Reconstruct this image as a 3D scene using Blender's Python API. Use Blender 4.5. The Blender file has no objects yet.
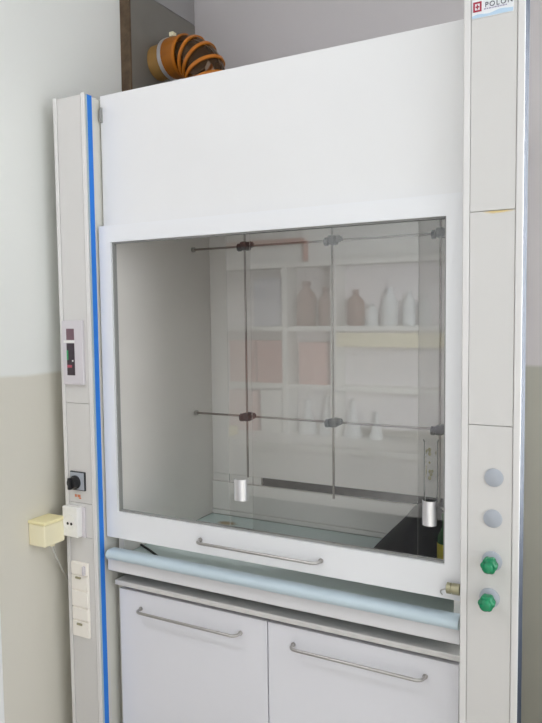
import bpy, bmesh, math, random
from mathutils import Vector, Matrix
random.seed(7)
S = bpy.context.scene
COL = S.collection
PI = math.pi

# ---------------------------------------------------------------- materials
def lin(c):
    c /= 255.0
    return c / 12.92 if c <= 0.04045 else ((c + 0.055) / 1.055) ** 2.4
def rgb(r, g, b): return (lin(r), lin(g), lin(b), 1.0)

def mat(name, col, rough=0.5, metal=0.0, vary=0.04, scale=6.0, bump=0.0, bscale=200.0, spec=0.5, coat=0.0):
    m = bpy.data.materials.new(name); m.use_nodes = True
    nt = m.node_tree; N = nt.nodes; L = nt.links
    b = N['Principled BSDF']
    b.inputs['Roughness'].default_value = rough
    b.inputs['Metallic'].default_value = metal
    b.inputs['Specular IOR Level'].default_value = spec
    b.inputs['Coat Weight'].default_value = coat
    tc = N.new('ShaderNodeTexCoord')
    no = N.new('ShaderNodeTexNoise'); no.inputs['Scale'].default_value = scale; no.inputs['Detail'].default_value = 5
    L.new(tc.outputs['Object'], no.inputs['Vector'])
    mx = N.new('ShaderNodeMix'); mx.data_type = 'RGBA'
    mx.inputs[6].default_value = [max(0, c * (1 - vary)) for c in col[:3]] + [1]
    mx.inputs[7].default_value = [min(1, c * (1 + vary)) for c in col[:3]] + [1]
    L.new(no.outputs['Fac'], mx.inputs[0]); L.new(mx.outputs[2], b.inputs['Base Color'])
    if bump:
        n2 = N.new('ShaderNodeTexNoise'); n2.inputs['Scale'].default_value = bscale; n2.inputs['Detail'].default_value = 3
        L.new(tc.outputs['Object'], n2.inputs['Vector'])
        bp = N.new('ShaderNodeBump'); bp.inputs['Strength'].default_value = bump; bp.inputs['Distance'].default_value = 0.002
        L.new(n2.outputs['Fac'], bp.inputs['Height']); L.new(bp.outputs['Normal'], b.inputs['Normal'])
    return m

def glass(name, tint=(1, 1, 1), ior=1.5, gloss=(1, 1, 1), film=0.0, filmcol=(1, 1, 1, 1)):
    m = bpy.data.materials.new(name); m.use_nodes = True
    nt = m.node_tree; N = nt.nodes; L = nt.links
    for n in list(N): N.remove(n)
    out = N.new('ShaderNodeOutputMaterial')
    tr = N.new('ShaderNodeBsdfTransparent'); tr.inputs['Color'].default_value = (*tint, 1)
    gl = N.new('ShaderNodeBsdfGlossy'); gl.inputs['Roughness'].default_value = 0.02; gl.inputs['Color'].default_value = (*gloss, 1)
    fr = N.new('ShaderNodeFresnel'); fr.inputs['IOR'].default_value = ior
    mx = N.new('ShaderNodeMixShader')
    L.new(fr.outputs[0], mx.inputs[0])
    L.new(tr.outputs[0], mx.inputs[1]); L.new(gl.outputs[0], mx.inputs[2])
    last = mx
    if film:
        df = N.new('ShaderNodeBsdfDiffuse'); df.inputs['Color'].default_value = filmcol
        m2 = N.new('ShaderNodeMixShader'); m2.inputs[0].default_value = film
        L.new(mx.outputs[0], m2.inputs[1]); L.new(df.outputs[0], m2.inputs[2]); last = m2
    L.new(last.outputs[0], out.inputs['Surface'])
    return m

def wall_mat(name, up, low, zsplit):
    """two-tone oil paint: a lower dado colour below zsplit, with a soft uneven edge and faint grime"""
    m = mat(name, up, 0.6, vary=0.03, scale=2.0, bump=0.15, bscale=60)
    nt = m.node_tree; N = nt.nodes; L = nt.links
    b = N['Principled BSDF']
    src = b.inputs['Base Color'].links[0].from_socket
    ge = N.new('ShaderNodeNewGeometry'); sp = N.new('ShaderNodeSeparateXYZ'); L.new(ge.outputs['Position'], sp.inputs[0])
    no = N.new('ShaderNodeTexNoise'); no.inputs['Scale'].default_value = 9
    L.new(ge.outputs['Position'], no.inputs['Vector'])
    ad = N.new('ShaderNodeMath'); ad.operation = 'MULTIPLY_ADD'; ad.inputs[1].default_value = 0.012
    L.new(no.outputs['Fac'], ad.inputs[0]); L.new(sp.outputs['Z'], ad.inputs[2])
    mr = N.new('ShaderNodeMapRange'); mr.inputs['From Min'].default_value = zsplit; mr.inputs['From Max'].default_value = zsplit + 0.012
    L.new(ad.outputs[0], mr.inputs['Value'])
    mx = N.new('ShaderNodeMix'); mx.data_type = 'RGBA'; mx.inputs[6].default_value = low
    L.new(mr.outputs[0], mx.inputs[0]); L.new(src, mx.inputs[7]); L.new(mx.outputs[2], b.inputs['Base Color'])
    return m

M = dict(
    header=mat('white_laminate', rgb(234, 234, 235), 0.38, vary=0.015),
    sash=mat('white_sash_paint', rgb(236, 237, 240), 0.3, vary=0.015),
    column=mat('warm_grey_panel', rgb(213, 211, 209), 0.4, vary=0.02),
    profile=mat('white_profile', rgb(224, 222, 221), 0.35, vary=0.015),
    side=mat('side_grey', rgb(214, 213, 205), 0.45, vary=0.02),
    blue=mat('blue_strip', rgb(52, 126, 218), 0.6, vary=0.04, spec=0.15),
    shaded_blue=mat('shaded_blue_strip', rgb(46, 54, 68), 0.7, vary=0.05, spec=0.1),  # darker copy of the blue, for the unlit column side
    cyan=mat('pale_edge', rgb(178, 198, 208), 0.6, vary=0.02, spec=0.2),
    liner=mat('grey_liner', rgb(240, 236, 231), 0.4, vary=0.03),
    baffle=mat('baffle_board', rgb(244, 241, 237), 0.35, vary=0.03),
    dark=mat('gap_shade_and_rubber', rgb(52, 52, 54), 0.8, vary=0.1),  # shade of gaps put into the colour; the rubber tube shares it
    gasket=mat('grey_gasket', rgb(150, 150, 148), 0.6, vary=0.05),
    foil=mat('pale_blue_foil', rgb(194, 210, 219), 0.28, vary=0.02),
    apron=mat('pale_apron', rgb(224, 223, 226), 0.4, vary=0.02),
    ledge=mat('beige_ledge', rgb(212, 210, 208), 0.45, vary=0.03),
    door=mat('door_laminate', rgb(230, 230, 236), 0.4, vary=0.015),
    body=mat('carcass_grey', rgb(196, 194, 186), 0.5, vary=0.03),
    steel=mat('brushed_steel', rgb(190, 187, 184), 0.3, 0.9, vary=0.06, scale=40),
    chrome=mat('bright_aluminium', rgb(240, 240, 244), 0.3, 0.7, vary=0.03),
    rod=mat('steel_rod', rgb(160, 152, 146), 0.3, 0.9, vary=0.08, scale=20),
    clamp=mat('dark_clamp', rgb(34, 36, 42), 0.5, 0.0, vary=0.1),
    brass=mat('dull_brass', rgb(170, 165, 138), 0.4, 0.7, vary=0.1, scale=40),
    green=mat('green_plastic', rgb(0, 132, 86), 0.22, vary=0.08, spec=0.6),
    greydisc=mat('grey_blank', rgb(172, 177, 186), 0.5, vary=0.04),
    plate=mat('grey_mauve_plate', rgb(212, 207, 212), 0.35, vary=0.03),
    display=mat('dark_display', rgb(62, 50, 58), 0.2, vary=0.3, scale=60),
    display2=mat('plum_display', rgb(120, 92, 102), 0.25, vary=0.15, scale=50),
    ledgreen=mat('green_lamp', rgb(40, 150, 90), 0.4),
    ledred=mat('red_lamp', rgb(170, 70, 90), 0.4),
    black=mat('black_plastic', rgb(24, 24, 27), 0.35, vary=0.1),
    white=mat('white_plastic', rgb(238, 237, 234), 0.35, vary=0.015),
    cream=mat('cream_plastic', rgb(245, 240, 232), 0.4, vary=0.02),
    orange=mat('orange_mark', rgb(222, 140, 100), 0.6),
    boxcream=mat('yellowed_plastic', rgb(240, 232, 200), 0.5, vary=0.05),
    boxlid=mat('yellowed_lid', rgb(242, 232, 184), 0.5, vary=0.05),
    wire=mat('grey_cable', rgb(190, 188, 180), 0.5),
    rust=mat('rusty_edge', rgb(98, 80, 62), 0.85, vary=0.6, scale=30, bump=0.5, bscale=120),
    duct=mat('galvanised_board', rgb(122, 118, 112), 0.55, 0.1, vary=0.14, scale=7),
    hose_end=mat('tan_cuff', rgb(176, 136, 78), 0.5, vary=0.15, scale=18),
    sleeve=mat('orange_sleeve', rgb(164, 98, 26), 0.4, vary=0.3, scale=25),
    coil=mat('orange_coil', rgb(190, 112, 24), 0.35, vary=0.15, scale=20),
    coil_red=mat('red_stripe', rgb(150, 40, 40), 0.4),
    dark_lining=mat('hose_lining', rgb(40, 32, 22), 0.6, vary=0.3, scale=20),  # dark brown inner tube showing between the ribs
    bag=mat('black_sack', rgb(26, 26, 25), 0.55, vary=0.2, scale=14, bump=0.5, bscale=30),
    bottlegreen=mat('green_bottle', rgb(42, 92, 40), 0.25, vary=0.1),
    yellow=mat('yellow_label', rgb(206, 190, 60), 0.5),
    residue=mat('yellow_residue', rgb(190, 180, 130), 0.7, vary=0.2, scale=60),
    signwhite=mat('sign_white', rgb(236, 238, 242), 0.3, vary=0.01),
    signblue=mat('sign_blue', rgb(188, 214, 236), 0.3, vary=0.05),
    signred=mat('sign_red', rgb(168, 38, 66), 0.4),
    signgrey=mat('sign_grey', rgb(74, 76, 92), 0.4),
    signline=mat('sign_mauve', rgb(168, 160, 186), 0.4),
    ceiling=mat('ceiling_paint', rgb(236, 236, 234), 0.8, vary=0.02),
    floor=mat('floor_lino', rgb(200, 195, 190), 0.5, vary=0.1, scale=12),
    frame=mat('window_white', rgb(240, 240, 240), 0.4, vary=0.01),
    shelf=mat('shelf_white', rgb(236, 236, 232), 0.5, vary=0.02),
    shelfback=mat('shelf_back', rgb(240, 236, 238), 0.6, vary=0.03),
    redbox=mat('red_card', rgb(206, 140, 128), 0.6, vary=0.06),
    pinkbox=mat('pink_card', rgb(220, 172, 164), 0.6, vary=0.06),
    pipe=mat('copper_pipe', rgb(180, 126, 110), 0.5, 0.1, vary=0.08),
    brown=mat('brown_glass', rgb(140, 100, 88), 0.15, vary=0.1),
    clear=mat('pale_glass', rgb(220, 224, 226), 0.1, vary=0.03),
    bluecase=mat('blue_grey_case', rgb(190, 192, 204), 0.3, vary=0.05),
    yellowbox=mat('yellow_card', rgb(232, 216, 130), 0.6, vary=0.04),
    bench=mat('bench_top', rgb(215, 213, 208), 0.4, vary=0.05),
    benchbody=mat('bench_body', rgb(212, 209, 205), 0.5, vary=0.03),
)
M['pane'] = glass('sash_glass', (0.985, 0.985, 0.982), 1.58, film=0.004, filmcol=rgb(225, 220, 222))
M['glassware'] = glass('clear_glassware', (1.0, 1.0, 0.998), 1.14)
M['windowglass'] = glass('window_glass', (0.97, 0.99, 0.98), 1.5)
M['film'] = glass('amber_film', (0.96, 0.88, 0.78), 1.4, (1, 0.9, 0.8), film=0.05, filmcol=rgb(190, 118, 46))
M['wall'] = wall_mat('two_tone_wall', rgb(234, 235, 232), rgb(218, 214, 203), 1.540)
M['wallback'] = wall_mat('two_tone_back_wall', rgb(206, 201, 203), rgb(178, 176, 166), 1.540)

def stain_mat(name, base, stain, box, soft):
    """base colour with one local stain: box = ((x0,x1),(z0,z1)) or with y, in world metres"""
    m = mat(name, base, 0.4, vary=0.02)
    nt = m.node_tree; N = nt.nodes; L = nt.links; b = N['Principled BSDF']
    src = b.inputs['Base Color'].links[0].from_socket
    ge = N.new('ShaderNodeNewGeometry')
    mp = N.new('ShaderNodeMapping'); mp.vector_type = 'POINT'
    c, r = box
    mp.inputs['Location'].default_value = [-a / q for a, q in zip(c, r)]
    mp.inputs['Scale'].default_value = [1 / q for q in r]
    L.new(ge.outputs['Position'], mp.inputs['Vector'])
    ln = N.new('ShaderNodeVectorMath'); ln.operation = 'LENGTH'; L.new(mp.outputs[0], ln.inputs[0])
    no = N.new('ShaderNodeTexNoise'); no.inputs['Scale'].default_value = 40; L.new(ge.outputs['Position'], no.inputs['Vector'])
    ad = N.new('ShaderNodeMath'); ad.operation = 'MULTIPLY_ADD'; ad.inputs[1].default_value = 0.7
    L.new(no.outputs['Fac'], ad.inputs[0]); L.new(ln.outputs['Value'], ad.inputs[2])
    mr = N.new('ShaderNodeMapRange'); mr.inputs['From Min'].default_value = 1.3; mr.inputs['From Max'].default_value = 1.3 - soft
    mr.inputs['To Min'].default_value = 0; mr.inputs['To Max'].default_value = 0.8
    L.new(ad.outputs[0], mr.inputs['Value'])
    mx = N.new('ShaderNodeMix'); mx.data_type = 'RGBA'; mx.inputs[7].default_value = stain
    L.new(mr.outputs[0], mx.inputs[0]); L.new(src, mx.inputs[6]); L.new(mx.outputs[2], b.inputs['Base Color'])
    return m
M['stained'] = stain_mat('stained_panel', rgb(213, 211, 209), rgb(214, 186, 110), ((1.30, -0.07, 1.972), (0.042, 0.05, 0.006)), 0.5)
M['worktop'] = stain_mat('grey_blue_worktop', rgb(214, 230, 228), rgb(150, 116, 44), ((0.165, 0.49, 0.905), (0.055, 0.035, 0.05)), 0.6)

# ---------------------------------------------------------------- mesh helpers
def bm_new(): return bmesh.new()
def box(bm, x0, x1, y0, y1, z0, z1, bev=0.0, seg=2):
    g = bmesh.ops.create_cube(bm, size=1.0)
    vs = g['verts']
    for v in vs:
        v.co = Vector(((x0 + x1) / 2 + v.co.x * (x1 - x0), (y0 + y1) / 2 + v.co.y * (y1 - y0), (z0 + z1) / 2 + v.co.z * (z1 - z0)))
    if bev > 0:
        es = list({e for v in vs for e in v.link_edges})
        bmesh.ops.bevel(bm, geom=es, offset=bev, segments=seg, profile=0.5, affect='EDGES')
    return bm
def lathe(bm, c, prof, seg=28, axis='Z', caps=True):
    """prof: (radius, height) pairs from one end to the other"""
    rings = []
    for r, h in prof:
        ring = []
        for k in range(seg):
            a = 2 * PI * k / seg
            p = (r * math.cos(a), r * math.sin(a), h)
            if axis == 'Y': p = (p[0], p[2], p[1])
            elif axis == 'X': p = (p[2], p[0], p[1])
            ring.append(bm.verts.new((c[0] + p[0], c[1] + p[1], c[2] + p[2])))
        rings.append(ring)
    for a, b in zip(rings, rings[1:]):
        for k in range(seg):
            bm.faces.new((a[k], a[(k + 1) % seg], b[(k + 1) % seg], b[k]))
    if caps:
        bm.faces.new(list(reversed(rings[0]))); bm.faces.new(rings[-1])
    return bm
def path_frames(pts):
    T = []
    for i in range(len(pts)):
        a = pts[max(0, i - 1)]; b = pts[min(len(pts) - 1, i + 1)]
        T.append((b - a).normalized())
    up = Vector((0, 0, 1)) if abs(T[0].z) < 0.9 else Vector((0, 1, 0))
    n = (up - T[0] * up.dot(T[0])).normalized(); fr = []
    for t in T:
        n = (n - t * n.dot(t)).normalized()
        fr.append((n, t.cross(n)))
    return fr
def tube(bm, pts, r, seg=10, caps=True):
    pts = [Vector(p) for p in pts]
    fr = path_frames(pts); rings = []
    for i, (p, (n, b)) in enumerate(zip(pts, fr)):
        rr = r(i / (len(pts) - 1)) if callable(r) else r
        rings.append([bm.verts.new(p + (n * math.cos(2 * PI * k / seg) + b * math.sin(2 * PI * k / seg)) * rr) for k in range(seg)])
    for a, b in zip(rings, rings[1:]):
        for k in range(seg): bm.faces.new((a[k], a[(k + 1) % seg], b[(k + 1) % seg], b[k]))
    if caps:
        bm.faces.new(list(reversed(rings[0]))); bm.faces.new(rings[-1])
    return bm
def smooth_path(ctrl, n=10):
    P = [Vector(p) for p in ctrl]; P = [P[0] * 2 - P[1]] + P + [P[-1] * 2 - P[-2]]; out = []
    for i in range(1, len(P) - 2):
        a, b, c, d = P[i - 1:i + 3]
        for k in range(n):
            t = k / n
            out.append(0.5 * ((2 * b) + (c - a) * t + (2 * a - 5 * b + 4 * c - d) * t * t + (3 * b - a - 3 * c + d) * t ** 3))
    out.append(P[-2]); return out
def prism(bm, prof, x0, x1):
    """prof: closed (y,z) outline swept along x"""
    A = [bm.verts.new((x0, y, z)) for y, z in prof]; B = [bm.verts.new((x1, y, z)) for y, z in prof]
    n = len(prof)
    for k in range(n): bm.faces.new((A[k], A[(k + 1) % n], B[(k + 1) % n], B[k]))
    bm.faces.new(list(reversed(A))); bm.faces.new(B)
    return bm
def obj(name, bm, m, parent=None, smooth=None, label=None):
    bmesh.ops.recalc_face_normals(bm, faces=bm.faces)
    me = bpy.data.meshes.new(name); bm.to_mesh(me); bm.free()
    me.materials.append(M[m] if isinstance(m, str) else m)
    if smooth is not None:
        for p in me.polygons: p.use_smooth = True
        try: me.set_sharp_from_angle(angle=math.radians(smooth))
        except Exception: pass
    o = bpy.data.objects.new(name, me); COL.objects.link(o)
    if parent is not None:
        o.parent = parent
        o.matrix_parent_inverse = world(parent).inverted()
    if label: o['label'] = label
    return o
def world(o):
    m = o.matrix_basis.copy()
    while o.parent is not None:
        m = o.parent.matrix_basis @ o.matrix_parent_inverse @ m; o = o.parent
    return m
def thing(name, label, cat, loc, group=None):
    o = bpy.data.objects.new(name, None); COL.objects.link(o); o.location = loc; o.empty_display_size = 0.05
    o['label'] = label; o['category'] = cat
    if group: o['group'] = group
    return o
def tag(o, label, cat, group=None):
    o['label'] = label; o['category'] = cat
    if group: o['group'] = group
    return o
def struct(name, bm, m, parent=None, smooth=None):
    o = obj(name, bm, m, parent, smooth)
    o['kind'] = 'structure'
    return o
def B(*a, **k): return box(bm_new(), *a, **k)
def text_mesh(name, body, size, m, parent, loc, stretch=1.0, depth=0.0006):
    cu = bpy.data.curves.new(name, 'FONT'); cu.body = body; cu.size = size; cu.extrude = depth; cu.space_character = 1.25
    t = bpy.data.objects.new(name, cu); COL.objects.link(t)
    dg = bpy.context.evaluated_depsgraph_get()
    me = bpy.data.meshes.new_from_object(t.evaluated_get(dg))
    bpy.data.objects.remove(t)
    xs = [v.co.x for v in me.vertices]; k_ = stretch / (max(xs) - min(xs))
    me.transform(Matrix.Translation(loc) @ Matrix.Rotation(PI / 2, 4, 'X') @ Matrix.Diagonal((k_, 1, 1, 1)))
    me.materials.clear(); me.materials.append(M[m])
    o = bpy.data.objects.new(name, me); COL.objects.link(o); o.parent = parent
    o.matrix_parent_inverse = world(parent).inverted()
    return o

# ---------------------------------------------------------------- the room
XL, XR, YF, YB, ZC = -3.2, 3.2, -3.05, 0.80, 3.35
PX, PY = -0.20, -0.33                         # the pier left of the fume hood
struct('floor', B(XL, XR, YF, YB, -0.1, 0), 'floor')
ceil_ = struct('ceiling', B(XL, XR, YF, YB, ZC, ZC + 0.1), 'ceiling')
obj('fill_light_housing', B(-1.2, 0.3, -1.68, -1.42, 3.27, 3.3495, 0.01), 'frame', ceil_)  # unseen housing added around the shelf fill light
struct('wall_left', B(XL, PX, PY, YB, 0, ZC), 'wall')
def wall_with_window(name, along, a0, a1, w0, w1, z0, z1, c0, c1, m):
    bm = bm_new()
    for (p, q, r, s) in ((a0, w0, 0, ZC), (w1, a1, 0, ZC), (w0, w1, 0, z0), (w0, w1, z1, ZC)):
        if along == 'X': box(bm, p, q, c0, c1, r, s)
        else: box(bm, c0, c1, p, q, r, s)
    return struct(name, bm, m)
def window(name, along, w0, w1, z0, z1, c0, c1):
    f = 0.06; mid = (w0 + w1) / 2
    bm = bm_new()
    for (p, q, r, s) in ((w0, w0 + f, z0, z1), (w1 - f, w1, z0, z1), (w0 + f, w1 - f, z0, z0 + f), (w0 + f, w1 - f, z1 - f, z1), (mid - .04, mid + .04, z0 + f, z1 - f)):
        if along == 'X': box(bm, p, q, c0, c1, r, s, 0.004)
        else: box(bm, c0, c1, p, q, r, s, 0.004)
    o = struct(name, bm, 'frame')
    cm = (c0 + c1) / 2
    for (p, q) in ((w0 + f, mid - .04), (mid + .04, w1 - f)):
        if along == 'X': obj('pane', B(p, q, cm - .003, cm + .003, z0 + f, z1 - f), 'windowglass', o)
        else: obj('pane', B(cm - .003, cm + .003, p, q, z0 + f, z1 - f), 'windowglass', o)
    return o
wall_with_window('wall_front', 'X', XL, XR, 0.75, 2.95, 1.0, 2.75, YF - 0.2, YF, 'wall')
window('window_1', 'X', 0.75, 2.95, 1.0, 2.75, YF - 0.14, YF - 0.08)
wall_with_window('wall_back', 'X', PX, XR, 1.65, 3.05, 0.9, 2.8, YB, YB + 0.2, 'wallback')
window('added_window', 'X', 1.65, 3.05, 0.9, 2.8, YB + 0.08, YB + 0.14)  # window added out of view to brighten the mirrored shelves
wall_with_window('wall_outer', 'Y', YF, PY, -2.85, -0.7, 0.9, 2.8, XL - 0.2, XL, 'wall')
window('window_2', 'Y', -2.85, -0.7, 0.9, 2.8, XL - 0.14, XL - 0.08)
wall_with_window('wall_right', 'Y', YF, YB, -2.05, 0.05, 1.0, 2.8, XR, XR + 0.2, 'wall')
window('window_3', 'Y', -2.05, 0.05, 1.0, 2.8, XR + 0.08, XR + 0.14)
struct('trim_1', B(PX - 0.06, PX + 0.006, PY - 0.012, PY + 0.018, 0.0, 2.1, 0.003), 'frame')

struct('pier_shade_panel', B(PX, -0.157, 0.36, YB, 3.006, ZC), mat('shaded_pier_grey', rgb(150, 147, 147), 0.7, vary=0.08, scale=4))  # added panel above the board, the pier's shade painted as grey

# ---------------------------------------------------------------- fume hood
hood = thing('fume_hood', 'large white fume hood with glass sash between two grey service columns', 'fume hood', (0.6, 0.3, 0))
obj('header_panel', B(0.002, 1.212, 0.002, 0.022, 2.012, 2.464, 0.0015), 'header', hood)
obj('top_cover', B(0.0, 1.21, 0.024, 0.66, 2.395, 2.415), 'header', hood)
obj('liner_panel', B(0.008, 0.030, 0.03, 0.66, 0.905, 2.39), 'liner', hood)
obj('liner_panel', B(1.175, 1.2, 0.03, 0.66, 0.905, 2.39), 'liner', hood)
obj('rear_panel', B(0.031, 1.174, 0.655, 0.675, 0.905, 2.39), 'dark', hood)  # painted dark for the shade in the hollow behind the baffle slot
bm = bm_new()
box(bm, 0.031, 1.174, 0.60, 0.615, 1.076, 2.39, 0.001)
box(bm, 0.031, 0.262, 0.60, 0.615, 1.044, 1.0745, 0.001)
obj('back_baffle', bm, 'baffle', hood)
obj('lower_baffle', box(box(bm_new(), 0.031, 1.174, 0.592, 0.61, 0.925, 1.042, 0.002), 0.031, 1.174, 0.588, 0.61, 0.906, 0.9235, 0.001), 'baffle', hood)
# hinge-like bracket at the header's upper corner
bm = bm_new(); box(bm, 0.004, 0.011, -0.004, 0.003, 2.375, 2.425, 0.001)
lathe(bm, (0.0075, -0.005, 0), [(0.003, 2.38), (0.003, 2.42)], 10)
obj('hinge', bm, 'gasket', hood, label='small grey hinge at the upper corner of the header')

# sash
bm = bm_new()
X0, X1, Z0, Z1 = 0.003, 1.211, 0.980, 2.032
OX0, OX1, OZ0, OZ1 = 0.053, 1.163, 1.071, 1.977
yf, yb = -0.024, 0.0
for a in ((X0, OX0, Z0, Z1), (OX1, X1, Z0, Z1), (OX0, OX1, Z0, OZ0), (OX0, OX1, OZ1, Z1)):
    box(bm, a[0], a[1], yf, yb, a[2], a[3])
bmesh.ops.remove_doubles(bm, verts=bm.verts, dist=1e-5)
sash = obj('sash', bm, 'sash', hood)
bm = bm_new(); g = 0.005
for a in ((OX0, OX0 + g, OZ0, OZ1), (OX1 - g, OX1, OZ0, OZ1), (OX0 + g, OX1 - g, OZ0, OZ0 + g), (OX0 + g, OX1 - g, OZ1 - g, OZ1)):
    box(bm, a[0], a[1], -0.016, -0.001, a[2], a[3])
obj('gasket', bm, 'gasket', sash)
obj('glass_pane', B(0.494, 1.088, -0.0135, -0.0095, OZ0 + 0.0052, OZ1 - 0.0052, 0.0004, 1), 'pane', sash, label='sliding glass pane nearer the open side')
obj('glass_pane', B(0.574, OX1 - 0.0052, -0.0068, -0.0028, OZ0 + 0.0052, OZ1 - 0.0052, 0.0004, 1), 'pane', sash, label='sliding glass pane against the closed side')
def pull(x0, x1, z0, z1, y):
    bm = bm_new(); n = 12; c = (x0 + x1) / 2; r = (x1 - x0) / 2
    out = [(c - r * math.cos(PI * k / n), y - 0.015 * math.sin(PI * k / n)) for k in range(n + 1)]
    inn = [(c - (r - .002) * math.cos(PI * k / n), y - 0.0125 * math.sin(PI * k / n)) for k in range(n + 1)]
    for z_ in (0,):
        ring = out + inn[::-1]
        A = [bm.verts.new((a, b, z0)) for a, b in ring]; Bv = [bm.verts.new((a, b, z1)) for a, b in ring]
        m_ = len(ring)
        for k in range(m_): bm.faces.new((A[k], A[(k + 1) % m_], Bv[(k + 1) % m_], Bv[k]))
        for k in range(n):
            for V in (A, Bv): bm.faces.new((V[k], V[k + 1], V[m_ - 2 - k], V[m_ - 1 - k]))
    return bm
obj('pane_pull', pull(0.513, 0.558, 1.166, 1.232, -0.0137), 'chrome', sash, 40, 'silver finger pull on the glass')
obj('pane_pull', pull(1.0985, 1.1365, 1.166, 1.232, -0.0070), 'chrome', sash, 40, 'silver finger pull on the glass')
def bar_handle(x0, x1, z, y_face, out, r=0.0047):
    y = y_face - out; q = 0.02
    pts = [(x0, y_face + 0.001, z)] + [(x0 + q - q * math.cos(a), y_face - out + q - q * math.sin(a), z) for a in [0, .4, .8, 1.2, PI / 2]]
    pts += [(x0 + (x1 - x0) * .5, y, z)]
    pts += [(x1 - q + q * math.cos(a), y_face - out + q - q * math.sin(a), z) for a in [PI / 2, 1.2, .8, .4, 0]] + [(x1, y_face + 0.001, z)]
    bm = tube(bm_new(), pts, r, 12)
    for x in (x0, x1): lathe(bm, (x, 0, z), [(0.007, y_face - 0.004), (0.007, y_face + 0.0005)], 16, 'Y')
    return bm
obj('sash_handle', bar_handle(0.391, 0.808, 1.024, yf, 0.032), 'steel', sash, 40, 'brushed steel bar handle')
bm = lathe(bm_new(), (0, -0.0385, 1.016), [(0.0115, 1.1725), (0.0145, 1.174), (0.0145, 1.184), (0.0125, 1.185), (0.0125, 1.187), (0.0145, 1.188), (0.0145, 1.207), (0.0115, 1.2085)], 20, 'X')
box(bm, 1.178, 1.205, -0.036, -0.024, 1.006, 1.024)
lat = obj('sash_latch', bm, 'brass', sash, 40, 'dull brass cylindrical latch')
tube(bm_ := bm_new(), smooth_path([(1.1765, -0.036, 1.012), (1.166, -0.04, 1.011), (1.158, -0.038, 1.006), (1.156, -0.034, 0.998), (1.159, -0.030, 0.992)], 5), 0.0018, 8)
obj('latch_hook', bm_, 'steel', sash, 40)

# ---------------------------------------------------------------- worktop with airfoil edge
wt = thing('worktop', 'grey-blue fume hood worktop with pale blue rounded front edge', 'worktop', (0.6, 0.3, 0.866))
obj('slab', B(0.031, 1.174, 0.022, 0.587, 0.868, 0.905, 0.002), 'worktop', wt)
prof = []
for k in range(9):
    a = PI / 2 + PI * k / 8 * 0.9
    prof.append((-0.036 + 0.020 * math.cos(a), 0.925 + 0.0165 * math.sin(a)))
prof += [(-0.03, 0.912), (0.01, 0.912), (0.018, 0.916), (0.012, 0.930), (-0.01, 0.940)]
obj('airfoil_edge', prism(bm_new(), prof, 0.022, 1.206), 'foil', wt, 35, 'pale blue rounded front edge')
obj('apron', B(0.012, 1.206, -0.034, -0.008, 0.866, 0.9085, 0.002), 'apron', wt)
for x0, x1 in ((0.012, 0.030), (1.176, 1.204)): obj('edge_support', B(x0, x1, -0.006, 0.020, 0.868, 0.9105), 'side', wt)

# ---------------------------------------------------------------- base cabinet
cab = thing('base_cabinet', 'pale grey two-door base cabinet under the fume hood worktop', 'cabinet', (0.6, 0.3, 0))
obj('body', box(box(bm_new(), 0.006, 1.206, 0.024, 0.60, 0.08, 0.81), 0.03, 1.18, 0.08, 0.58, 0.0, 0.08), 'body', cab)
obj('shadow_gap_panel', B(0.008, 1.204, 0.046, 0.06, 0.828, 0.862), 'dark', cab, label='dark strip painting the shadow gap above the cabinet ledge')  # dark panel put in for the shadow between apron and ledge
obj('ledge', B(0.024, 1.206, -0.015, 0.10, 0.8105, 0.827, 0.002), 'ledge', cab)
for x0, x1, h0, h1, hz in ((0.031, 0.613, 0.124, 0.519, 0.738), (0.6175, 1.196, 0.704, 1.106, 0.742)):
    d = obj('door', B(x0, x1, 0.0, 0.019, 0.085, 0.794, 0.0012), 'door', cab)
    obj('handle', bar_handle(h0, h1, hz, 0.0, 0.032), 'steel', d, 40, 'brushed steel bar handle')
obj('shadow_gap_strip', B(0.033, 1.196, 0.0195, 0.0235, 0.795, 0.8095), 'dark', cab)  # dark strip painting the shade in the gap over the doors

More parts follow.
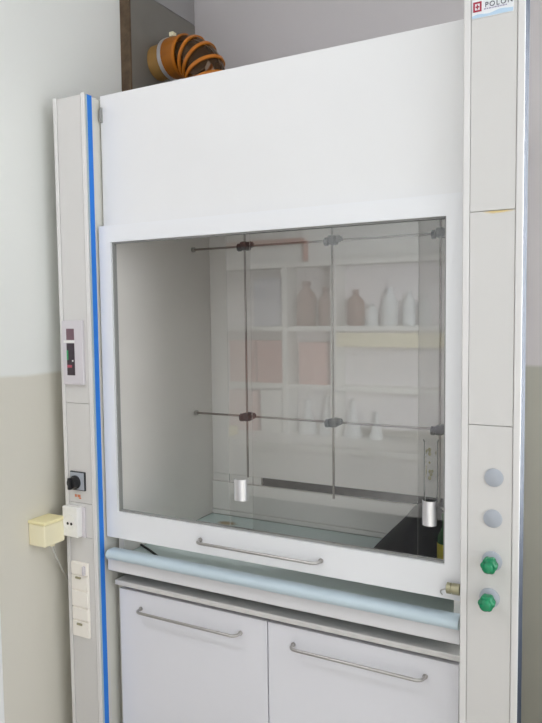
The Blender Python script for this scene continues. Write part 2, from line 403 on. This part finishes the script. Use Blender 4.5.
# ---------------------------------------------------------------- service columns
CY = -0.0717
def column(label, x0, x1, ztop, seams, pmats, yback=0.0, shaded_side=False):
    t = thing('service_column', label, 'service column', ((x0 + x1) / 2, -0.03, 0))
    pw = 0.0165
    obj('core', B(x0 + 0.002, x1 - 0.004, CY + 0.010, yback, 0.0, ztop - 0.004, 0.001), 'side', t)
    for a in (x0, x1 - pw):
        bm = bm_new(); 
        ring = [(a, CY + 0.010), (a, CY + 0.002), (a + 0.002, CY), (a + pw - 0.0012, CY), (a + pw, CY + 0.0012), (a + pw, CY + 0.0045), (a + pw - 0.004, CY + 0.010)]
        A = [bm.verts.new((p, q, 0)) for p, q in ring]; Bv = [bm.verts.new((p, q, ztop)) for p, q in ring]; n = len(ring)
        for k in range(n): bm.faces.new((A[k], A[(k + 1) % n], Bv[(k + 1) % n], Bv[k]))
        bm.faces.new(A[::-1]); bm.faces.new(Bv)
        obj('edge_profile', bm, 'profile', t, 40)
    zs = [0.0] + seams + [ztop - 0.003]
    for k, (a, b) in enumerate(zip(zs, zs[1:])):
        obj('face_panel', B(x0 + pw + 0.0012, x1 - pw - 0.0012, CY + 0.002, CY + 0.0098, a + 0.0008, b - 0.0008, 0.0006, 1), pmats.get(k, 'column'), t)
    if shaded_side:
        obj('blue_strip', B(x1 - 0.004, x1 - 0.0002, CY + 0.005, yback - 0.001, 0.0, ztop - 0.002), 'shaded_blue', t, label='dark blue side strip with its shade painted in')  # side kept dark by colour, as if no light reached it
    else:
        obj('pale_edge_strip', B(x1 - 0.004, x1 - 0.0006, CY + 0.0105, CY + 0.0145, 0.0, ztop - 0.002), 'cyan', t, label='pale cyan edge strip')
        obj('blue_strip', B(x1 - 0.004, x1 - 0.0002, CY + 0.015, CY + 0.036, 0.0, ztop - 0.002), 'blue', t, label='bright blue strip')
    return t
lc = column('grey service column with long blue strip, beside the cream junction box', -0.1394, 0.0, 2.457, [0.980, 1.098, 1.441], {}, 0.10)
rc = column('grey service column with green knobs and company nameplate', 1.2148, 1.3554, 2.500, [1.454, 1.974], {1: 'stained'}, 0.0, True)
F = CY + 0.002          # the face panels' plane
# left column: display module
mod = obj('display_module', B(-0.1355, -0.044, F - 0.010, F - 0.0005, 1.504, 1.7205, 0.0025), 'plate', lc, label='pale display module with two dark windows')
obj('display_window', B(-0.115, -0.080, F - 0.0112, F - 0.0098, 1.655, 1.693, 0.0005, 1), 'display2', mod, label='small plum display window')
dw = B(-0.115, -0.080, F - 0.0112, F - 0.0098, 1.536, 1.644, 0.0005, 1)
obj('display_window', dw, 'display', mod, label='tall dark display window')
obj('status_lamp', B(-0.1145, -0.1075, F - 0.0122, F - 0.0110, 1.588, 1.620, 0.0004, 1), 'ledgreen', mod, label='green status lamp')
obj('status_lamp', B(-0.113, -0.092, F - 0.0122, F - 0.0110, 1.562, 1.571, 0.0004, 1), 'ledred', mod, label='red status lamp')
obj('status_lamp', lathe(bm_new(), (-0.088, 0, 1.585), [(0.003, F - 0.0125), (0.003, F - 0.011)], 12, 'Y'), 'white', mod, label='white status lamp')
obj('display_divider', B(-0.128, -0.079, F - 0.0115, F - 0.0098, 1.6455, 1.6535, 0.0004, 1), 'white', mod)
mod.location.x = 0.0135
# rotary switch
rs = obj('rotary_switch', B(-0.1225, -0.0555, F - 0.006, F - 0.0005, 1.142, 1.207, 0.0015), 'clamp', lc, label='rotary switch with black knob')
obj('switch_plate', B(-0.1205, -0.0595, F - 0.0072, F - 0.0055, 1.145, 1.2035, 0.0005, 1), 'greydisc', rs)
bm = lathe(bm_new(), (-0.097, 0, 1.170), [(0.0235, F - 0.0070), (0.0235, F - 0.012), (0.020, F - 0.014), (0.018, F - 0.030), (0.016, F - 0.0315)], 24, 'Y')
box(bm, -0.103, -0.091, F - 0.040, F - 0.026, 1.150, 1.190, 0.002)
obj('switch_knob', bm, 'black', rs, 40)
bm = bm_new()
for a in ((-0.108, -0.100), (-0.096, -0.083)): box(bm, a[0], a[1], F - 0.0008, F + 0.0003, 1.117, 1.126)
box(bm, -0.090, -0.080, F - 0.0008, F + 0.0003, 1.112, 1.116)
obj('switch_marking', bm, 'orange', lc, label='small orange marking below the rotary switch').location.x = 0.0135
rs.location.x = 0.0135
# round socket on a raised white plate
sk = obj('wall_socket', B(-0.1375, -0.070, F - 0.028, F - 0.0005, 0.984, 1.088, 0.003), 'white', lc, label='raised white power socket')
obj('socket_back_plate', B(-0.1275, -0.0565, F - 0.006, F - 0.0004, 0.981, 1.086, 0.001), 'plate', sk)
bm = lathe(bm_new(), (-0.105, 0, 1.036), [(0.026, F - 0.0275), (0.027, F - 0.031), (0.0245, F - 0.031), (0.0235, F - 0.0285)], 28, 'Y')
obj('socket_ring', bm, 'white', sk, 40)
for x in (-0.113, -0.097):
    obj('socket_hole', lathe(bm_new(), (x, 0, 1.030), [(0.005, F - 0.0292), (0.005, F - 0.0278)], 14, 'Y'), 'black', sk)
sk.location.x = 0.009
# stack of white switches
st = obj('switch_strip', B(-0.1185, -0.0435, F - 0.008, F - 0.0005, 0.629, 0.892, 0.0015), 'cream', lc, label='vertical strip of cream switches')
for a, b, kind in ((0.851, 0.890, 1), (0.797, 0.847, 0), (0.737, 0.793, 2), (0.690, 0.733, 2), (0.631, 0.686, 0)):
    k = obj('switch_module', B(-0.1165, -0.0455, F - 0.0125, F - 0.0075, a, b, 0.0015), 'cream', st)
for z in (0.8395, 0.6755):
    bm = B(-0.095, -0.072, F - 0.0165, F - 0.0120, z - 0.0035, z + 0.0035, 0.001)
    obj('switch_catch', bm, 'brass', st, label='dull brass switch catch')
obj('switch_tab', B(-0.060, -0.050, F - 0.020, F - 0.0120, 0.853, 0.884, 0.001), 'plate', st)
st.location.x = 0.005
# right column: blanks, knobs, nameplate
for x, z in ((1.295, 1.326), (1.2935, 1.2235)):
    obj('blanking_disc', lathe(bm_new(), (x, 0, z), [(0.0225, F - 0.0002), (0.0225, F - 0.003), (0.021, F - 0.004)], 36, 'Y'), 'greydisc', rc, 40, 'round grey blanking disc')
for x, z in ((1.2925, 1.1165), (1.2875, 1.0225)):
    v = obj('valve_base', lathe(bm_new(), (x, 0, z), [(0.0245, F - 0.0002), (0.0245, F - 0.004), (0.021, F - 0.007), (0.012, F - 0.008), (0.010, F - 0.024)], 36, 'Y'), 'greydisc', rc, 40, 'round grey valve base')
    bm = bm_new(); seg = 36; rings = []
    for y, r in ((F - 0.020, 0.013), (F - 0.023, 0.0185), (F - 0.040, 0.0195), (F - 0.0445, 0.0185), (F - 0.047, 0.014), (F - 0.058, 0.0135), (F - 0.061, 0.010)):
        ring = []
        for k in range(seg):
            a = 2 * PI * k / seg; rr = r * (1 + (0.07 * math.cos(6 * a) if r > 0.015 else 0))
            ring.append(bm.verts.new((x + rr * math.cos(a), y, z + rr * math.sin(a))))
        rings.append(ring)
    for a, b in zip(rings, rings[1:]):
        for k in range(seg): bm.faces.new((a[k], a[(k + 1) % seg], b[(k + 1) % seg], b[k]))
    bm.faces.new(rings[0]); bm.faces.new(rings[-1])
    obj('valve_knob', bm, 'green', v, 50, 'lobed green valve knob')
npl = obj('nameplate', B(1.2335, 1.3290, F - 0.0020, F - 0.0003, 2.428, 2.472, 0.0005, 1), 'signwhite', rc, label='white nameplate with red logo and dark letters')
text_mesh('lettering', 'POLON', 0.0165, 'signgrey', npl, (1.2640, F - 0.0024, 2.4500), 0.0615)
lg = bm_new()
for a in ((1.2370, 1.2565, 2.4620, 2.4660), (1.2370, 1.2565, 2.4430, 2.4470), (1.2370, 1.2410, 2.447, 2.462), (1.2525, 1.2565, 2.447, 2.462), (1.2455, 1.2480, 2.449, 2.460), (1.248, 1.251, 2.4530, 2.4560), (1.2425, 1.2455, 2.4530, 2.4560)):
    box(lg, a[0], a[1], F - 0.0028, F - 0.0018, a[2], a[3])
obj('logo', lg, 'signred', npl)
ln = bm_new(); x = 1.262
for k in range(9):
    w = random.uniform(0.003, 0.0075); box(ln, x, x + w, F - 0.0026, F - 0.0018, 2.4452, 2.4478); x += w + 0.0016
obj('logo_underline', ln, 'signline', npl)
wv = bm_new(); n = 16; lo = []; hi = []
for k in range(n + 1):
    xx = 1.2345 + (1.328 - 1.2345) * k / n
    lo.append((xx, 2.4295)); hi.append((xx, 2.4345 + 0.0055 * k / n + 0.002 * math.sin(k * 0.7)))
ring = lo + hi[::-1]
A = [wv.verts.new((p, F - 0.0026, q)) for p, q in ring]; Bv = [wv.verts.new((p, F - 0.0018, q)) for p, q in ring]
m_ = len(ring)
for k in range(m_): wv.faces.new((A[k], A[(k + 1) % m_], Bv[(k + 1) % m_], Bv[k]))
for k in range(n):
    for V in (A, Bv): wv.faces.new((V[k], V[k + 1], V[m_ - 2 - k], V[m_ - 1 - k]))
obj('blue_wave', wv, 'signblue', npl)

# ---------------------------------------------------------------- support rods inside the hood
lt = thing('rod_lattice', 'steel rod lattice with dark clamps inside the fume hood', 'lab rod frame', (0.6, 0.47, 1.343))
RY = 0.48
for z in (1.992, 1.343):
    obj('crossbar', lathe(bm_new(), (0, RY, z), [(0.0042, 0.0325), (0.0042, 1.1735)], 14, 'X'), 'rod', lt, 40)
    for xa, xb in ((0.0305, 0.040), (1.1645, 1.1745)):
        obj('end_socket', lathe(bm_new(), (0, RY, z), [(0.010, xa), (0.010, xb)], 16, 'X'), 'steel', lt, 40)
for x, zb in ((0.279, 1.108), (0.637, 1.066), (1.021, 1.10)):
    obj('upright_rod', lathe(bm_new(), (x, RY - 0.014, 0), [(0.0042, zb), (0.0042, 2.16)], 14), 'rod', lt, 40)
    for z in (1.992, 1.343):
        bm = box(bm_new(), x - 0.014, x + 0.014, RY - 0.030, RY + 0.014, z - 0.016, z + 0.016, 0.006)
        lathe(bm, (0, RY - 0.012, z - 0.004), [(0.005, x - 0.030), (0.015, x - 0.029), (0.015, x - 0.018), (0.005, x - 0.013)], 14, 'X')
        lathe(bm, (x + 0.022, RY, z + 0.004), [(0.008, 0.012 - 0.03), (0.012, -0.016), (0.012, -0.002), (0.006, 0.002)], 14, 'Y')
        obj('clamp', bm, 'clamp', lt, 40, 'dark double clamp')

# ---------------------------------------------------------------- things standing in the hood
bm = bm_new()
levels = [(0.906, 0.7926, 1.159, 0.135), (0.9225, 0.8069, 1.1507, 0.135), (0.9391, 0.8204, 1.1425, 0.135), (0.9556, 0.8338, 1.1342, 0.135), (0.9722, 0.8481, 1.1259, 0.1255), (0.9887, 0.8629, 1.1177, 0.1156), (1.0052, 0.8776, 1.1094, 0.1055), (1.0218, 0.8934, 1.1011, 0.0951), (1.0383, 0.9095, 1.0928, 0.0843), (1.0548, 0.9248, 1.0846, 0.0731), (1.0714, 0.9396, 1.0763, 0.0614), (1.0879, 0.9511, 1.068, 0.0488), (1.1045, 0.9648, 1.0491, 0.0349), (1.121, 0.9938, 1.025, 0.017)]
seg = 48; rings = []; SY = 0.37
for i, (z, a, b, ry) in enumerate(levels):
    cx, rx = (a + b) / 2, (b - a) / 2; ring = []
    for k in range(seg):
        t = 2 * PI * k / seg
        w = 1 + (0.035 * math.sin(7 * t + i * 0.35) + 0.025 * math.sin(11 * t + 1.3 * i * 0.4)) * abs(math.sin(t))
        ring.append(bm.verts.new((cx + rx * math.cos(t) , SY + ry * w * math.sin(t), z)))
    rings.append(ring)
for a, b in zip(rings, rings[1:]):
    for k in range(seg): bm.faces.new((a[k], a[(k + 1) % seg], b[(k + 1) % seg], b[k]))
bm.faces.new(rings[0][::-1]); bm.faces.new(rings[-1])
tag(obj('sack', bm, 'bag', None, 60), 'black slumped sack on the grey-blue worktop inside the fume hood', 'sack')

gb = obj('bottle', lathe(bm_new(), (1.108, 0.215, 0), [(0.024, 0.9055), (0.027, 0.909), (0.027, 1.06), (0.024, 1.075), (0.013, 1.095), (0.012, 1.118)], 28), 'bottlegreen', None, 40)
tag(gb, 'green bottle with yellow label, beside the black sack in the fume hood', 'bottle')
obj('cap', lathe(bm_new(), (1.108, 0.215, 0), [(0.0145, 1.1185), (0.0145, 1.138), (0.013, 1.140)], 20), 'bottlegreen', gb, 40)
obj('paper_label', lathe(bm_new(), (1.108, 0.215, 0), [(0.0274, 0.965), (0.0274, 1.050)], 28), 'yellow', gb, 40, 'yellow paper label')

CYL = (0.969, 0.548)
prof = [(0.030, 0.9055), (0.030, 0.911), (0.024, 0.916), (0.024, 1.285), (0.027, 1.292), (0.024, 1.291), (0.0215, 1.283), (0.0215, 0.919)]
gc = obj('glass_cylinder', lathe(bm_new(), (CYL[0], CYL[1], 0), prof, 32), 'glassware', None, 40)
tag(gc, 'tall clear glass cylinder with yellowish residue, behind the black sack', 'glass cylinder')
bm = bm_new()
for k in range(26):
    a = random.uniform(0.6 * PI, 2.2 * PI); z = random.choice((random.gauss(1.245, 0.012), random.gauss(1.175, 0.02)))
    r = random.uniform(0.003, 0.008)
    mtx = Matrix.Translation((CYL[0] + 0.0195 * math.cos(a), CYL[1] + 0.0195 * math.sin(a), z)) @ Matrix.Rotation(a, 4, 'Z') @ Matrix.Diagonal((0.25, 1, 1.3, 1))
    bmesh.ops.create_icosphere(bm, subdivisions=2, radius=r, matrix=mtx)
obj('residue', bm, 'residue', gc, 60, 'yellowish crust on the glass')
hz = 0.912
tag(obj('rubber_tube', tube(bm_new(), smooth_path([(0.036, 0.115, hz), (0.09, 0.088, hz), (0.14, 0.06, hz), (0.175, 0.04, hz)], 6), 0.004, 10), 'dark', None, 40),
    'thin dark rubber tube lying on the worktop under the raised sash', 'tube')

# ---------------------------------------------------------------- junction box and cable on the left wall
jb = thing('junction_box', 'yellowed cream plastic junction box on the two-tone wall', 'junction box', (-0.2, -0.13, 1.0))
obj('housing', B(-0.1995, -0.125, -0.183, -0.092, 0.966, 1.040, 0.004), 'boxcream', jb)
obj('lid', B(-0.1998, -0.1235, -0.1845, -0.0905, 1.0403, 1.052, 0.003), 'boxlid', jb)
obj('cable_gland', lathe(bm_new(), (-0.152, -0.125, 0), [(0.008, 0.953), (0.010, 0.956), (0.010, 0.9655)], 16), 'boxcream', jb, 40)
tag(obj('cable', tube(bm_new(), smooth_path([(-0.152, -0.125, 0.9525), (-0.152, -0.12, 0.935), (-0.158, -0.10, 0.90), (-0.17, -0.066, 0.85), (-0.180, -0.03, 0.80), (-0.186, 0.0, 0.76), (-0.19, 0.02, 0.60), (-0.19, 0.02, 0.0055)], 6), 0.0038, 8), 'wire', None, 40),
    'thin grey cable hanging from the cream junction box', 'cable')

# ---------------------------------------------------------------- ventilation board and flexible duct above the hood
vb = thing('duct_board', 'grey ventilation board with rusty brown edge, above the fume hood', 'duct board', (-0.177, 0.58, 2.3))
obj('board', B(-0.2, -0.155, 0.362, 0.799, 2.30, 3.003, 0.001), 'duct', vb)
obj('edge_strip', B(-0.2, -0.153, 0.352, 0.3615, 2.30, 3.005, 0.001), 'rust', vb, label='rusty brown edge strip')
AX = Vector((-0.154, 0.525, 2.757))
hose = thing('flexible_duct', 'short orange ribbed flexible duct with a steel clamp, above the fume hood', 'duct', (-0.15, 0.52, 2.75))
path = smooth_path([(-0.1515, 0.525, 2.757), (-0.09, 0.520, 2.759), (-0.03, 0.513, 2.757), (0.03, 0.505, 2.742), (0.082, 0.498, 2.70), (0.112, 0.49, 2.63), (0.12, 0.485, 2.55), (0.12, 0.485, 2.425)], 14)
def rad(t): return 0.066 + 0.012 * min(1, max(0, (t - 0.12) / 0.1))
n1 = int(len(path) * 0.20)
obj('cuff', tube(bm_new(), path[:n1 + 1], 0.068, 32, True), 'hose_end', hose, 50, 'tan rubber cuff')
R2 = 0.079
n2 = int(len(path) * 0.36); n3 = int(len(path) * 0.50)
obj('sleeve', tube(bm_new(), path[n1 - 1:n2 + 1], R2 - 0.001, 36, False), 'sleeve', hose, 50, 'orange rubber sleeve')
obj('lining', tube(bm_new(), path[n1 - 1:n3], R2 - 0.022, 28, True), 'dark_lining', hose, 50)
obj('film', tube(bm_new(), path[n2:], R2 - 0.003, 36, False), 'film', hose, 50, 'translucent amber film')
# helix rib
fr = path_frames(path); hel = []
total = len(path) - 1; i0 = n2 - 2; turns = 7; steps = turns * 32
for s in range(steps + 1):
    u = i0 + (total - i0) * s / steps; i = min(int(u), total - 1); f_ = u - i
    p = path[i].lerp(path[i + 1], f_); n_ = fr[i][0].lerp(fr[i + 1][0], f_); b_ = fr[i][1].lerp(fr[i + 1][1], f_)
    a = 2 * PI * turns * s / steps
    hel.append(p + (n_ * math.cos(a) + b_ * math.sin(a)) * (R2 + 0.0015))
ribbon = bm_new(); rows = []
for s_, p in enumerate(hel):
    q = hel[min(s_ + 1, len(hel) - 1)]; o_ = hel[max(s_ - 1, 0)]
    u = i0 + (total - i0) * s_ / steps; i = min(int(u), total - 1)
    ax = fr[i][0].cross(fr[i][1]).normalized(); tg = (q - o_).normalized()
    rad_ = tg.cross(ax).normalized(); w_ = 0.0065
    rows.append([ribbon.verts.new(p + ax * a * w_ + rad_ * b * 0.003) for a, b in ((-1, -1), (1, -1), (1, 1), (-1, 1))])
for a, b in zip(rows, rows[1:]):
    for k in range(4): ribbon.faces.new((a[k], a[(k + 1) % 4], b[(k + 1) % 4], b[k]))
ribbon.faces.new(rows[0]); ribbon.faces.new(rows[-1])
obj('spiral_rib', ribbon, 'coil', hose, 50, 'orange spiral rib')
def ring_on(ic, r, w, thick):
    bm = bm_new(); p = path[ic]; n_, b_ = fr[ic]; t_ = n_.cross(b_).normalized(); rings = []
    for (dr, dt) in ((0, -w), (thick, -w), (thick, w), (0, w)):
        rings.append([bm.verts.new(p + t_ * dt + (n_ * math.cos(2 * PI * k / 36) + b_ * math.sin(2 * PI * k / 36)) * (r + dr)) for k in range(36)])
    for a, b in zip(rings, rings[1:] + rings[:1]):
        for k in range(36): bm.faces.new((a[k], a[(k + 1) % 36], b[(k + 1) % 36], b[k]))
    return bm, p, n_
bm, p, n_ = ring_on(n1 - 2, 0.0765, 0.0085, 0.004)
hc = obj('hose_clamp', bm, 'chrome', hose, 40, 'bright steel hose clamp')
c = p + Vector((0.014, -0.012, 0.088))
obj('clamp_screw', B(c.x - 0.010, c.x + 0.010, c.y - 0.012, c.y + 0.012, c.z - 0.009, c.z + 0.009, 0.002), 'boxcream', hc)
obj('outlet_collar', lathe(bm_new(), (0.12, 0.485, 0), [(0.095, 2.4155), (0.095, 2.420), (0.086, 2.424), (0.086, 2.445)], 32, caps=False), 'steel', hood, 40)

# ---------------------------------------------------------------- the bench and shelves opposite, seen mirrored in the sash glass
SYF = -2.78
bench = thing('lab_bench', 'long pale lab bench under the reagent shelves, mirrored in the sash', 'bench', (-0.5, -2.75, 0))
obj('top', B(-1.75, 0.62, -3.045, -2.45, 0.80, 0.84, 0.003), 'bench', bench)
obj('body', B(-1.73, 0.60, -3.04, -2.50, 0.42, 0.799), 'benchbody', bench)
obj('plinth', B(-1.70, 0.58, -3.03, -2.54, 0.0, 0.419), 'clamp', bench, label='dark lower section of the bench')
rk = thing('reagent_shelf', 'white two-tier reagent shelf mirrored in the sash glass', 'shelf', (-0.5, -2.92, 0.84))
for x in (-1.68, -0.742, -0.35, 0.56):
    obj('upright', B(x - 0.022, x + 0.022, SYF - 0.17, SYF, 0.841, 2.12, 0.002), 'shelf', rk)
for z in (1.20, 1.63, 2.10):
    for x0, x1 in ((-1.656, -0.766), (-0.718, -0.374), (-0.326, 0.536)):
        obj('shelf_board', B(x0, x1, SYF - 0.17, SYF - 0.002, z - 0.018, z + 0.018, 0.002), 'shelf', rk)
obj('back_board', B(-1.68, 0.56, SYF - 0.192, SYF - 0.172, 0.9, 2.12), 'shelfback', rk)
obj('front_rail', B(-0.326, 0.536, SYF - 0.02, SYF - 0.002, 1.50, 1.60, 0.002), 'boxcream', rk, label='cream front rail')
SZ = {1: 1.6485, 2: 1.2185, 0: 0.8405}
def carton(label, x0, x1, lvl, h, m, d=0.13, group=None):
    z = SZ[lvl]; y1 = SYF - 0.03
    o = obj('carton', B(x0, x1, y1 - d, y1, z, z + h, 0.003), m); tag(o, label, 'box', group)
    obj('lid', B(x0 - 0.003, x1 + 0.003, y1 - d - 0.003, y1 + 0.003, z + h + 0.0005, z + h + 0.02, 0.002), m, o)
    return o
carton('coral red carton on the middle shelf, first from the corner pier, mirrored', -1.24, -1.02, 2, 0.30, 'redbox')
carton('coral red carton on the middle shelf beside the first upright, mirrored', -0.995, -0.785, 2, 0.30, 'redbox')
carton('pink carton on the middle shelf between two uprights, mirrored', -0.64, -0.41, 2, 0.29, 'pinkbox')
carton('blue-grey case on the top shelf above the red cartons, mirrored', -1.02, -0.79, 1, 0.34, 'bluecase')
carton('pale pink carton on the bench below the red cartons, mirrored', -1.25, -1.0, 0, 0.29, 'pinkbox')
carton('white carton on the bench beside the pink carton, mirrored', -0.97, -0.79, 0, 0.30, 'white')
yb_ = obj('carton', B(-1.30, -1.07, -2.64, -2.50, 0.841, 0.905, 0.003), 'yellowbox'); tag(yb_, 'flat yellow carton at the bench front edge, mirrored', 'box')
def bottle(label, x, lvl, r, h, m, kind='bottle', dy=0.085):
    z = SZ[lvl]; y = SYF - dy
    o = obj('reagent_bottle', lathe(bm_new(), (x, y, 0), [(r * .94, z), (r, z + .006), (r, z + h * .62), (r * .85, z + h * .72), (r * .36, z + h * .84), (r * .34, z + h * .9)], 22), m, None, 40)
    tag(o, label, kind)
    obj('stopper', lathe(bm_new(), (x, y, 0), [(r * .42, z + h * .901), (r * .46, z + h * .93), (r * .42, z + h)], 18), m, o, 40)
    return o
def flask(label, x, lvl, r, h):
    z = SZ[lvl]; y = SYF - 0.09
    o = obj('flask', lathe(bm_new(), (x, y, 0), [(r * .95, z), (r, z + .008), (r * .96, z + h * .12), (r * .3, z + h * .68), (r * .28, z + h * .94), (r * .36, z + h)], 24), 'clear', None, 40)
    tag(o, label, 'flask'); return o
bottle('large dark brown bottle on the top shelf, in the narrow bay, mirrored', -0.60, 1, 0.075, 0.33, 'brown')
bottle('second dark brown bottle on the top shelf, in the narrow bay, mirrored', -0.44, 1, 0.062, 0.28, 'brown')
bottle('brown bottle on the top shelf, just past the wide bay upright, mirrored', -0.21, 1, 0.062, 0.26, 'brown')
bottle('squat clear bottle on the top shelf, next to the lone brown bottle, mirrored', -0.09, 1, 0.045, 0.16, 'clear')
bottle('tall clear bottle in the middle of the wide bay, mirrored', 0.04, 1, 0.055, 0.27, 'clear')
bottle('clear bottle between the tallest bottle and the shelf end, mirrored', 0.18, 1, 0.045, 0.24, 'clear')
bottle('last clear bottle at the free end of the top shelf, mirrored', 0.29, 1, 0.045, 0.22, 'clear')
flask('wide conical flask on the bench under the narrow bay, mirrored', -0.60, 0, 0.075, 0.26)
flask('slim conical flask on the bench under the narrow bay, mirrored', -0.44, 0, 0.06, 0.29)
flask('conical flask on the bench just past the wide bay upright, mirrored', -0.24, 0, 0.07, 0.27)
flask('small conical flask on the bench under the wide bay, mirrored', -0.06, 0, 0.05, 0.19)
tag(obj('wall_pipe', tube(bm_new(), [(-1.75, -3.02, 2.30), (-1.2, -3.02, 2.30), (-0.72, -3.02, 2.30), (-0.695, -3.02, 2.295), (-0.685, -3.02, 2.285), (-0.68, -3.02, 2.26), (-0.68, -3.02, 2.125)], 0.022, 14), 'pipe', None, 40),
    'reddish pipe with an elbow above the reagent shelf, mirrored in the sash', 'pipe')

# ---------------------------------------------------------------- light
def area(name, loc, rot, sx, sy, e, col=(1, 1, 1)):
    l = bpy.data.lights.new(name, 'AREA'); l.shape = 'RECTANGLE'; l.size = sx; l.size_y = sy; l.energy = e; l.color = col
    o = bpy.data.objects.new(name, l); COL.objects.link(o); o.location = loc; o.rotation_euler = rot
    return o
DAY = (0.975, 0.975, 1.045)
area('daylight', (1.85, YF - 0.25, 1.875), (PI / 2, 0, 0), 2.2, 1.75, 4, DAY)
area('daylight', (XL - 0.25, -1.775, 1.85), (PI / 2, 0, -PI / 2), 2.15, 1.9, 8, DAY)
area('daylight', (XR + 0.25, -1.0, 1.9), (PI / 2, 0, PI / 2), 2.1, 1.8, 46, DAY)
area('daylight', (2.35, YB + 0.25, 1.85), (-PI / 2, 0, 0), 1.4, 1.9, 390, DAY)  # strong light at the added window, aimed at the mirrored shelves
area('lamp', (-0.45, -1.55, 3.262), (0, 0, 0), 1.46, 0.22, 20, (0.98, 0.97, 1.02))  # fill light added to brighten the mirrored shelves, no known ceiling fitting
w = bpy.data.worlds.new('sky'); S.world = w; w.use_nodes = True
w.node_tree.nodes['Background'].inputs[0].default_value = (0.95, 0.95, 1.0, 1)
w.node_tree.nodes['Background'].inputs[1].default_value = 0.15

# ---------------------------------------------------------------- camera
FPX = 690.0
yaw, pitch, roll = 0.49683, -0.06656, -0.011797
cd = bpy.data.cameras.new('camera'); cam = bpy.data.objects.new('camera', cd); COL.objects.link(cam)
fwd = Vector((-math.sin(yaw) * math.cos(pitch), math.cos(yaw) * math.cos(pitch), math.sin(pitch)))
right = Vector((math.cos(yaw), math.sin(yaw), 0)); up = right.cross(fwd)
r2 = right * math.cos(roll) + up * math.sin(roll); u2 = up * math.cos(roll) - right * math.sin(roll)
mw = Matrix((r2, u2, -fwd)).transposed().to_4x4(); mw.translation = Vector((1.61306, -1.79709, 1.72922))
cam.matrix_world = mw
cd.sensor_fit = 'HORIZONTAL'; cd.sensor_width = 36.0; cd.lens = FPX / 542 * 36.0; cd.clip_start = 0.02
S.camera = cam
S.view_settings.view_transform = 'Standard'; S.view_settings.look = 'None'
S.view_settings.exposure = -0.15; S.view_settings.gamma = 1.0; S.view_settings.use_curve_mapping = False
S.cycles.use_denoising = True
S.cycles.max_bounces = 10; S.cycles.diffuse_bounces = 6; S.cycles.transparent_max_bounces = 16
S.cycles.caustics_reflective = False; S.cycles.caustics_refractive = False
